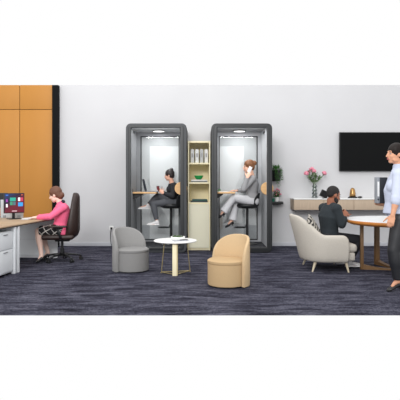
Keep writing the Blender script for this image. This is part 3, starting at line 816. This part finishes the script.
    def face(s, parent, lips=(170,84,84), brow=(50,34,26)):
        c, f, u, sd, k = s.j['head'], s.f, s.u, s.s, s.k; ax = (f, sd, u)
        P = lambda a, b, z: c + f*a*k + sd*b*k + u*z*k
        for q in (-1, 1):
            e = obj('eye', MB().ell(P(.0705, q*.031, .0), (.010*k,)*3), mat('eye_white', (168,152,144), .7, spec=.1), parent, smooth=True, world=True)
            obj('iris', MB().ell(P(.0795, q*.031, .0), (.0055*k, .006*k, .006*k), ax, 10), mat('iris_dark', (40,26,18), .5, spec=.2), e, smooth=True, world=True)
            obj('eyebrow', MB().ell(P(.079, q*.031, .024), (.006*k, .018*k, .0035*k), ax, 10), mat('brow' + str(brow), brow, .8), parent, smooth=True, world=True)
        obj('lips', MB().ell(P(.0855, 0, -.060), (.011*k, .021*k, .0085*k), ax, 12), mat('lips' + str(lips), lips, .5), parent, smooth=True, world=True)
    def put(s, name, mb, m, vox=.008, it=4, parent=None):
        return obj(name, mb, m, parent or s.t, remesh=vox, sm_iter=it, world=True)
    def hair(s, m, style):
        c, f, u, sd, k = s.j['head'], s.f, s.u, s.s, s.k; ax = (f, sd, u)
        P = lambda a, b, z: c + f*a*k + sd*b*k + u*z*k
        mb = MB()
        if style == 'short':
            mb.ell(P(-.024, 0, .037), (.094*k, .077*k, .087*k), ax, 24); mb.ell(P(-.046, 0, .005), (.062*k, .068*k, .062*k), ax)
            for q in (-1, 1): mb.ell(P(.012, q*.064, .01), (.012*k, .010*k, .026*k), ax)
        else:
            mb.ell(P(-.020, 0, .034), (.100*k, .083*k, .095*k), ax, 24); mb.ell(P(-.050, 0, -.005), (.066*k, .074*k, .075*k), ax)
            for q in (-1, 1): mb.ell(P(.002, q*.059, .040), (.050*k, .024*k, .042*k), ax)
        if style == 'bun': mb.ell(P(-.062, 0, .108), (.040*k, .044*k, .038*k), ax); 
        if style == 'lowbun': mb.ell(P(-.105, 0, -.035), (.035*k, .045*k, .045*k), ax); mb.ell(P(-.07, 0, -.04), (.045*k,.065*k,.06*k), ax)
        if style == 'bob':
            mb.ell(P(-.075, 0, -.045), (.06*k, .075*k, .075*k), ax)
            for q in (-1, 1): mb.ell(P(-.02, q*.066, -.02), (.05*k, .022*k, .065*k), ax)
        if style == 'tail': mb.tube([P(-.10, 0, .02), P(-.13, 0, -.04), P(-.12, 0, -.13), P(-.11, 0, -.17)], [(.03*k,)*2, (.035*k,)*2, (.026*k,)*2, (.01*k,)*2], 12)
        return s.put('hair', mb, m, .006, 3)
    def pump(s, side, m, skin_gap=True, drop=.09):
        A, T = s.j[side+'_ankle'], s.j[side+'_toe']; k = s.k
        d = (T-A); u = perp(V((0,0,1)), d); w = d.cross(u).normalized(); L = d.length
        hl = A - d.normalized()*.028*k - V((0,0,.045*k))
        mb = MB(); D = (T-hl); pts = [hl + D*q for q in (0, .15, .35, .6, .8, .95, 1.03)]
        pts[2] += u*.004
        mb.tube(pts, [(.030*k,.026*k), (.032*k,.033*k), (.022*k,.033*k), (.022*k,.040*k), (.021*k,.041*k), (.014*k,.026*k), (.006*k,.010*k)], 14, side=u)
        o = s.put('shoe', mb, m, .006, 2)
        hb = hl + D.normalized()*.012; 
        h2 = MB(); h2.tube([hb - V((0,0,.01)), hb + V((0,0,-drop*.5*k)) , hb + V((0,0,-drop*k))], [(.016*k,)*2, (.008*k,)*2, (.006*k,)*2], 10)
        obj('heel', h2, m, o, smooth=True, world=True)
    def sneaker(s, side, m, ms, up=(0,0,1)):
        A, T = s.j[side+'_ankle'], s.j[side+'_toe']; k = s.k
        up = V(up).normalized(); d = perp(T-A, up); w = up.cross(d)
        B = A - up*.075*k                      # under the ankle, sole plane
        h = B - d*.05*k; L = .25*k
        def ring(x, half, z0, z1): return [h + d*x*k + w*half*k*math.cos(q) + up*((z0+z1)/2 + (z1-z0)/2*math.sin(q))*k for q in [2*PI*i/18 for i in range(18)]]
        mb = MB(); mb.ring_sweep([ring(x, hw, .012, z) for x, hw, z in ((0, .018, .06), (.01, .03, .085), (.05, .035, .095), (.10, .038, .078), (.15, .043, .06), (.20, .042, .05), (.235, .03, .04), (.25, .012, .03))])
        mb.cap(A, A - up*.02*k, .044*k, .044*k)
        o = s.put('shoe', mb, m, .007, 2)
        b2 = MB(); b2.ring_sweep([ring(x, hw, 0, .022) for x, hw in ((-.004, .02), (.008, .034), (.05, .039), (.10, .041), (.15, .047), (.20, .046), (.24, .033), (.258, .012))])
        obj('sole', b2, ms, o, smooth=True, world=True)
def rot_to(q, d, n, ang):
    # rotate q in the plane (d,n) by ang, from d toward n
    a = math.atan2(q.dot(n), q.dot(d)) + ang
    return (d*math.cos(a) + n*math.sin(a)).normalized()

# ---------------- A: woman in pink at the desk
a = Person('woman in pink sweater and plaid skirt typing at the desk', dict(
    pelvis=J(60.2,229.6,7.77), chest=J(62.6,212.5,7.77), neck=J(60.6,203.6,7.77), head=J(55.2,194.6,7.77),
    L_shoulder=J(63.2,207.6,7.60), L_elbow=J(50.2,217.0,7.52), L_wrist=J(37.3,217.6,7.62), L_hand=J(30,218.3,7.68),
    R_shoulder=J(61.6,207,7.94), R_elbow=J(50.5,216.3,8.02), R_wrist=J(38,216.6,7.95), R_hand=J(31,217.6,7.85),
    L_hip=J(59,230.2,7.68), L_knee=J(38.3,231.0,7.64), L_ankle=J(41.5,256.0,7.60), L_toe=J(36.3,262.2,7.58),
    R_hip=J(59,230.2,7.86), R_knee=J(41.5,230.8,7.88), R_ankle=J(48.0,252.5,7.90), R_toe=J(42.5,258.5,7.92)), k=1.0,
    face=(-1,.18,-.42), up=(-.30,0,.95), skin=(240,204,188), thin=.95)
mb = MB(); a.torso(mb, -.012); a.head(mb)
for sd in 'LR': a.arm(mb, sd, -.008); a.leg(mb, sd, -.004); a.foot(mb, sd, True); a.hand(mb, sd, .22, (0,0,-1), (0,1 if sd == 'L' else -1,0))
body = a.put('body', mb, a.m_skin, .0065, 3); a.face(body)
mb = MB(); a.torso(mb, .018)
for sd in 'LR': a.arm(mb, sd, .008, forearm=.97)
mb.cap(a.j['neck']-V((0,0,.03)), a.j['neck']+V((-.004,0,.012)), .062, .056)
a.put('sweater', mb, mat('pink_knit', (250,108,146), .85, noise=.05, nscale=60, bump=.2), .008)
m_plaid = pattern_mat('black_plaid', (20,18,20), (196,190,184), 'plaid', 4.0, .5)
mb = MB(); a.torso(mb, .014, top=False)
for sd in 'LR': a.limb(mb, sd+'_hip', sd+'_knee', .092, .068, .012, f1=.96)
mb.tube([a.j['pelvis'].lerp(a.j['L_hip'],.0), (a.j['L_knee']+a.j['R_knee'])/2 + V((.03,0,0))], [(.09,.15), (.062,.15)], 18, side=(0,0,1))
a.put('skirt', mb, m_plaid, .009)
hr = a.hair(mat('brown_hair', (104,66,48), .6, noise=.2, nscale=50, stretch=(1,1,4)), 'lowbun')
for sd in 'LR': a.pump(sd, mat('shoe_black', (24,24,26), .35), drop=.045)
mb = MB(); c, f, u, s_ = a.j['head'], a.f, a.u, a.s
mb.ell(a.j['neck']+V((.035,0,.03)), (.035,.05,.03)); a.put('scarf', mb, mat('dark_navy', (40,40,56), .8), .008)

# ---------------- B: woman in the left booth
b_ = Person('woman in black jacket with hair bun, sitting cross-legged in the left booth', dict(
    pelvis=J(173.2,200.6,9.1), chest=J(173.6,189.8,9.1), neck=J(171.6,182.6,9.1), head=J(169.2,175.2,9.1),
    L_shoulder=J(174.2,185.6,8.96), L_elbow=J(172.6,196.2,8.90), L_wrist=J(163.2,193.2,8.92), L_hand=J(158.8,189.8,8.97),
    R_shoulder=J(172.0,185.6,9.24), R_elbow=J(168.5,195.5,9.30), R_wrist=J(161.4,191.8,9.18), R_hand=J(158,189.2,9.12),
    L_hip=J(173.2,201.6,9.03), L_knee=J(153.2,203.8,8.97), L_ankle=J(156.9,221.6,8.97), L_toe=J(149.5,225.2,8.97),
    R_hip=J(173.2,201.6,9.17), R_knee=J(157.6,196.2,9.16), R_ankle=J(147.8,205.6,9.1), R_toe=J(139.5,207.6,9.1)), k=.86,
    face=(-1,.22,-.1), up=(-.12,0,1), skin=(224,172,148), thin=1.0)
mb = MB(); b_.torso(mb, -.010); b_.head(mb)
for sd in 'LR': b_.arm(mb, sd, -.008); b_.leg(mb, sd, -.006); b_.foot(mb, sd); b_.hand(mb, sd, .55, (0,1 if sd == 'L' else -1,0), (0,0,1))
body = b_.put('body', mb, b_.m_skin, .0065, 3); b_.face(body)
m_jac = mat('black_jacket', (30,31,36), .85, bump=.2)
mb = MB(); b_.torso(mb, .010, low=False)
for sd in 'LR': b_.arm(mb, sd, .010, forearm=.93)
b_.put('jacket', mb, m_jac, .008)
mb = MB(); b_.torso(mb, .008, top=False)
for sd in 'LR': b_.leg(mb, sd, .006, shin=.88, r_end=.042)
b_.put('trousers', mb, mat('grey_trousers', (80,82,87), .85, noise=.08, nscale=40), .008)
b_.hair(mat('dark_hair', (34,24,24), .5, noise=.2, nscale=50), 'bun')
m_sn = mat('sneaker_white', (228,226,226), .6); m_so = mat('sole_white', (240,240,240), .6)
b_.sneaker('L', m_sn, m_so); b_.sneaker('R', m_sn, m_so, up=(.0,-.1,1))

# ---------------- C: woman in the right booth
c_ = Person('woman in light grey suit with tied auburn hair, phoning in the right booth', dict(
    pelvis=J(251.6,199.4,9.1), chest=J(252.4,184.6,9.1), neck=J(251.4,175.2,9.1), head=J(248.6,166.6,9.1),
    L_shoulder=J(252.8,178.6,8.94), L_elbow=J(243.4,189.4,8.82), L_wrist=J(247.2,177.4,8.84), L_hand=J(250.4,171.4,8.90),
    R_shoulder=J(251.2,178.6,9.26), R_elbow=J(244.6,190.2,9.30), R_wrist=J(237,190.6,9.22), R_hand=J(232.4,190.6,9.18),
    L_hip=J(252,201.4,9.02), L_knee=J(233.6,197.6,8.98), L_ankle=J(223.4,212.0,8.95), L_toe=J(218.8,217.6,8.93),
    R_hip=J(252,201.4,9.18), R_knee=J(236.2,202.2,9.14), R_ankle=J(232.2,220.6,9.08), R_toe=J(225.2,227.4,9.05)), k=1.0,
    face=(-1,-.05,-.12), up=(-.08,0,1), skin=(232,184,160), thin=.95)
mb = MB(); c_.torso(mb, -.012); c_.head(mb)
for sd in 'LR': c_.arm(mb, sd, -.008); c_.leg(mb, sd, -.006); c_.foot(mb, sd, True)
c_.hand(mb, 'L', .55, (0.3,1,0.1), (-1,0,.3)); c_.hand(mb, 'R', .2, (0,0,-1), (0,-1,0))
body = c_.put('body', mb, c_.m_skin, .0065, 3); c_.face(body)
m_suit = mat('grey_suit', (150,150,152), .85, noise=.05, nscale=60, bump=.2)
mb = MB(); c_.torso(mb, .010, low=False)
for sd in 'LR': c_.arm(mb, sd, .010, forearm=.94)
mb.tube([c_.j['pelvis']-V((-.02,0,.06)), c_.j['pelvis']+V((0,0,.08))], [(.135,.165), (.12,.14)], 20, side=(1,0,0))
jk = c_.put('jacket', mb, m_suit, .008)
mb = MB(); nk = c_.j['neck']; mb.tube([nk+V((.03,0,.022)), nk+V((-.02,-.05,0)), nk+V((-.075,-.03,-.06))], [.010]*3, 8); mb.tube([nk+V((.03,0,.022)), nk+V((-.02,.05,0)), nk+V((-.075,.03,-.06))], [.010]*3, 8)
obj('collar', mb, mat('burgundy_collar', (128,52,62), .8), c_.t, smooth=True, world=True)
mb = MB(); c_.torso(mb, .008, top=False)
for sd in 'LR':
    c_.leg(mb, sd, .010, shin=.0)
    K, A_ = c_.j[sd+'_knee'], c_.j[sd+'_ankle']
    mb.tube([K, K.lerp(A_, .3), K.lerp(A_, .65), K.lerp(A_, 1.0)], [(.068,.068), (.064,.064), (.066,.068), (.078,.078)], 18)
c_.put('trousers', mb, mat('light_grey_trousers', (200,200,203), .85, noise=.05, nscale=40), .008)
c_.hair(mat('auburn_hair', (122,78,46), .55, noise=.25, nscale=50), 'tail0' if False else 'bob0')
mb = MB(); P = lambda x, y, z: c_.j['head'] + c_.f*x + c_.s*y + c_.u*z
mb.ell(P(-.108, 0, .055), (.045,.045,.045)); c_.put('hair_knot', mb, MATS['auburn_hair'], .007, 2)
for sd in 'LR': c_.pump(sd, MATS['shoe_black'], drop=.06)
ph = J(249.8, 169.6, 8.955)
t = thing('phone', 'white phone held to the ear of the woman in grey suit', 'phone', ph, 0)
Mp = Matrix.Rotation(math.radians(22), 4, 'Y')
obj('phone_body', MB().box(-.030, .030, -.005, .005, -.054, .054, M=Mp), mat('phone_white', (236,236,238), .3), t, bevel=.003)
obj('phone_screen', MB().box(-.026, .026, .0052, .006, -.05, .05, M=Mp), m_blackm, t)

# ---------------- D: man in the armchair
d_ = Person('bearded man in dark sweater sitting in the armchair, seen from behind', dict(
    pelvis=J(328.8,236.6,7.13), chest=J(329.4,217.0,7.12), neck=J(331.4,204.4,7.12), head=J(333.8,195.0,7.13),
    R_shoulder=J(336.8,208.8,6.97), R_elbow=J(341.8,224.6,6.93), R_wrist=J(344.6,216.2,6.97), R_hand=J(346.6,210.6,7.02),
    L_shoulder=J(323.4,208.0,7.27), L_elbow=J(333,224.5,7.42), L_wrist=J(343.5,216.5,7.30), L_hand=J(347.6,211.2,7.14),
    R_hip=J(333.4,238.6,7.04), R_knee=J(357.6,239.6,7.12), R_ankle=J(349.2,261.4,7.10), R_toe=J(358.5,266,7.10),
    L_hip=J(329.2,237.6,7.22), L_knee=J(353,239.6,7.42), L_ankle=J(340.0,258.8,7.38), L_toe=J(350,263,7.42)), k=1.02,
    face=(.93,.30,-.34), up=(.26,.08,.96), female=False, skin=(146,94,72), fwd=(.75,.65,0), thin=1.04)
mb = MB(); d_.torso(mb, -.012); d_.head(mb)
for sd in 'LR': d_.arm(mb, sd, -.006); d_.leg(mb, sd, -.006); d_.foot(mb, sd)
d_.hand(mb, 'R', 1.1, (-.2,1,0), (0,0,1)); d_.hand(mb, 'L', .75, (.2,-1,0), (0,0,1))
body = d_.put('body', mb, d_.m_skin, .0065, 3); d_.face(body, lips=(150,80,74), brow=(22,18,16))
m_sw = mat('charcoal_sweater', (34,41,46), .9, noise=.06, nscale=70, bump=.2)
mb = MB(); d_.torso(mb, .012, low=False)
for sd in 'LR': d_.arm(mb, sd, .013, forearm=.95)
for q in (d_.j['L_shoulder'], d_.j['R_shoulder']): mb.cap(q, d_.j['neck'].lerp(q, .25) - V((0,0,.0)), .066, .05)
d_.put('sweater', mb, m_sw, .008)
mb = MB(); d_.torso(mb, .008, top=False)
for sd in 'LR': d_.leg(mb, sd, .008, shin=.93, r_end=.045)
d_.put('trousers', mb, mat('black_trousers', (30,31,36), .85), .008)
d_.hair(mat('black_hair', (26,22,22), .8, noise=.2, nscale=80), 'short')
mb = MB(); P = lambda x, y, z: d_.j['head'] + d_.f*x + d_.s*y + d_.u*z; ax = (d_.f, d_.s, d_.u)
mb.ell(P(.045, 0, -.092), (.042,.042,.028), ax); mb.ell(P(.078, 0, -.078), (.016,.026,.014), ax)
for q in (-1, 1): mb.ell(P(.018, q*.052, -.068), (.042,.016,.034), ax); mb.ell(P(-.004, q*.066, -.035), (.016,.009,.034), ax)
d_.put('beard', mb, MATS['black_hair'], .006, 2)
for sd in 'LR': d_.sneaker(sd, m_sn, m_so)

# ---------------- E: woman standing on the right
e_ = Person('woman in pale blue shirt standing at right with a binder under her arm', dict(
    pelvis=J(399.9,214.5,5.67), chest=J(399.4,187.5,5.67), neck=J(399.0,168.4,5.67), head=J(395.0,153.8,5.67),
    L_shoulder=J(399.2,175.0,5.51), L_elbow=J(396.6,198.5,5.44), L_wrist=J(392.6,215.5,5.42), L_hand=J(389.2,228,5.42),
    R_shoulder=J(398.0,175.0,5.84), R_elbow=J(395.0,199.0,5.92), R_wrist=J(383.5,203.8,5.92), R_hand=J(377.5,202.4,5.94),
    L_hip=J(399.9,219.0,5.58), L_knee=J(393.8,250.5,5.56), L_ankle=J(398.2,281.4,5.58), L_toe=J(387.0,290.8,5.56),
    R_hip=J(399.9,219.0,5.77), R_knee=J(401.4,250.5,5.80), R_ankle=J(410.4,277.2,5.84), R_toe=J(399.4,286.0,5.84)), k=.98,
    face=(-1,-.16,.03), up=(0,0,1), skin=(206,152,122), thin=1.05)
mb = MB(); e_.torso(mb, -.012); e_.head(mb)
for sd in 'LR': e_.arm(mb, sd, -.004); e_.leg(mb, sd, -.006); e_.foot(mb, sd, True)
e_.hand(mb, 'L', .45, (.5,.8,0), (-1,0,0)); e_.hand(mb, 'R', .9, (0,-1,.2), (0,0,1))
body = e_.put('body', mb, e_.m_skin, .006, 3); e_.face(body)
m_shirt = mat('pale_blue_shirt', (188,195,214), .8, noise=.03, nscale=30, bump=.15, bscale=30)
mb = MB(); e_.torso(mb, .014, low=False)
for sd in 'LR': e_.arm(mb, sd, .018, forearm=.12); mb.cap(e_.j[sd+'_elbow'], e_.j[sd+'_elbow'].lerp(e_.j[sd+'_wrist'], .13), .064, .06)
mb.tube([e_.j['pelvis']+V((0,0,-.02)), e_.j['pelvis']+V((0,0,.12)), e_.j['chest']], [(.148,.175), (.13,.16), (.125,.15)], 22, side=(1,0,0))
mb.cap(e_.j['neck']-V((0,0,.02)), e_.j['neck']+V((-.01,0,.015)), .07, .06)
mb.tube([e_.j['pelvis']+V((.0,0,.02)), e_.j['pelvis']+V((-.008,0,.16)), e_.j['chest']+V((-.035,0,-.02)), e_.j['chest'].lerp(e_.j['neck'],.5)+V((-.02,0,0))], [(.185,.19), (.152,.165), (.135,.15), (.095,.13)], 22, side=(1,0,0))
sh = e_.put('shirt', mb, m_shirt, .008)
mb = MB(); e_.torso(mb, .006, top=False)
for sd in 'LR': e_.leg(mb, sd, .010, shin=.93, r_end=.042)
e_.put('trousers', mb, mat('black_leather_trousers', (30,31,35), .5, noise=.1, nscale=12, bump=.4, bscale=12), .008)
e_.hair(mat('dark_brown_hair', (30,23,21), .5, noise=.2, nscale=60, stretch=(4,1,1), spec=.2), 'tail')
for sd in 'LR': e_.pump(sd, MATS['shoe_black'], drop=.055)
t = thing('binder', 'grey lever-arch binder held against the standing woman', 'binder', J(381.2, 203.2, 5.86), math.radians(8))
obj('cover', MB().box(-.035, .062, -.032, .032, 0, .30), mat('binder_grey', (38,40,45), .5), t, bevel=.003)
sp = obj('spine', MB().box(-.068, -.0355, -.034, .034, 0, .302), mat('binder_silver', (140,144,150), .4), t, bevel=.003)
obj('spine_label', MB().box(-.063, -.041, -.0355, -.0342, .08, .25), mat('paper_white', (238,238,236), .8), sp)
obj('finger_ring', MB().cyl((-.054, -.036, .045), (-.054, -.0342, .045), .010), m_blackm, sp)

# ================================================================ camera, light
cam = bpy.data.cameras.new('camera'); co = bpy.data.objects.new('camera', cam); C.objects.link(co)
co.location = (0, 0, CAMZ); co.rotation_euler = (PI/2, 0, 0)
cam.sensor_width = 36; cam.lens = 36*FOC/400; cam.shift_y = -(200-HOR)/400
scene.camera = co
w = bpy.data.worlds.new('world'); scene.world = w; w.use_nodes = True
w.node_tree.nodes['Background'].inputs[0].default_value = (1, 1, 1, 1); w.node_tree.nodes['Background'].inputs[1].default_value = 1.0
def area(name, loc, target, sx, sy, power, col=(1,1,1)):
    l = bpy.data.lights.new(name, 'AREA'); l.shape = 'RECTANGLE'; l.size = sx; l.size_y = sy; l.energy = power; l.color = col
    o = bpy.data.objects.new(name, l); C.objects.link(o); o.location = loc
    o.rotation_euler = (V(target)-V(loc)).to_track_quat('-Z', 'Y').to_euler(); return o
area('overhead_light', (-.5, 6.5, 4.6), (-.3, 7.2, 0), 7, 3, 95)
area('added_front_fill', (-1.8, -2.5, 4.8), (-.4, 9, .9), 4, 2.2, 560)  # added fill behind the camera to brighten walls and people, not a room lamp
for x in (-.7515, .7185):
    area('added_panel_fill', (x, 8.76, 2.135), (x, 9.5, 1.0), .7, .03, 2.5)  # added strip that brightens the back panel, the booth has no such lamp
    area('booth_lamp_light', (x, 9.2, 2.13), (x, 9.2, 0), .2, .2, 4)
vs = scene.view_settings; vs.view_transform = 'Standard'; vs.look = 'None'; vs.exposure = 0; vs.gamma = 1
scene.cycles.max_bounces = 8; scene.cycles.transparent_max_bounces = 12
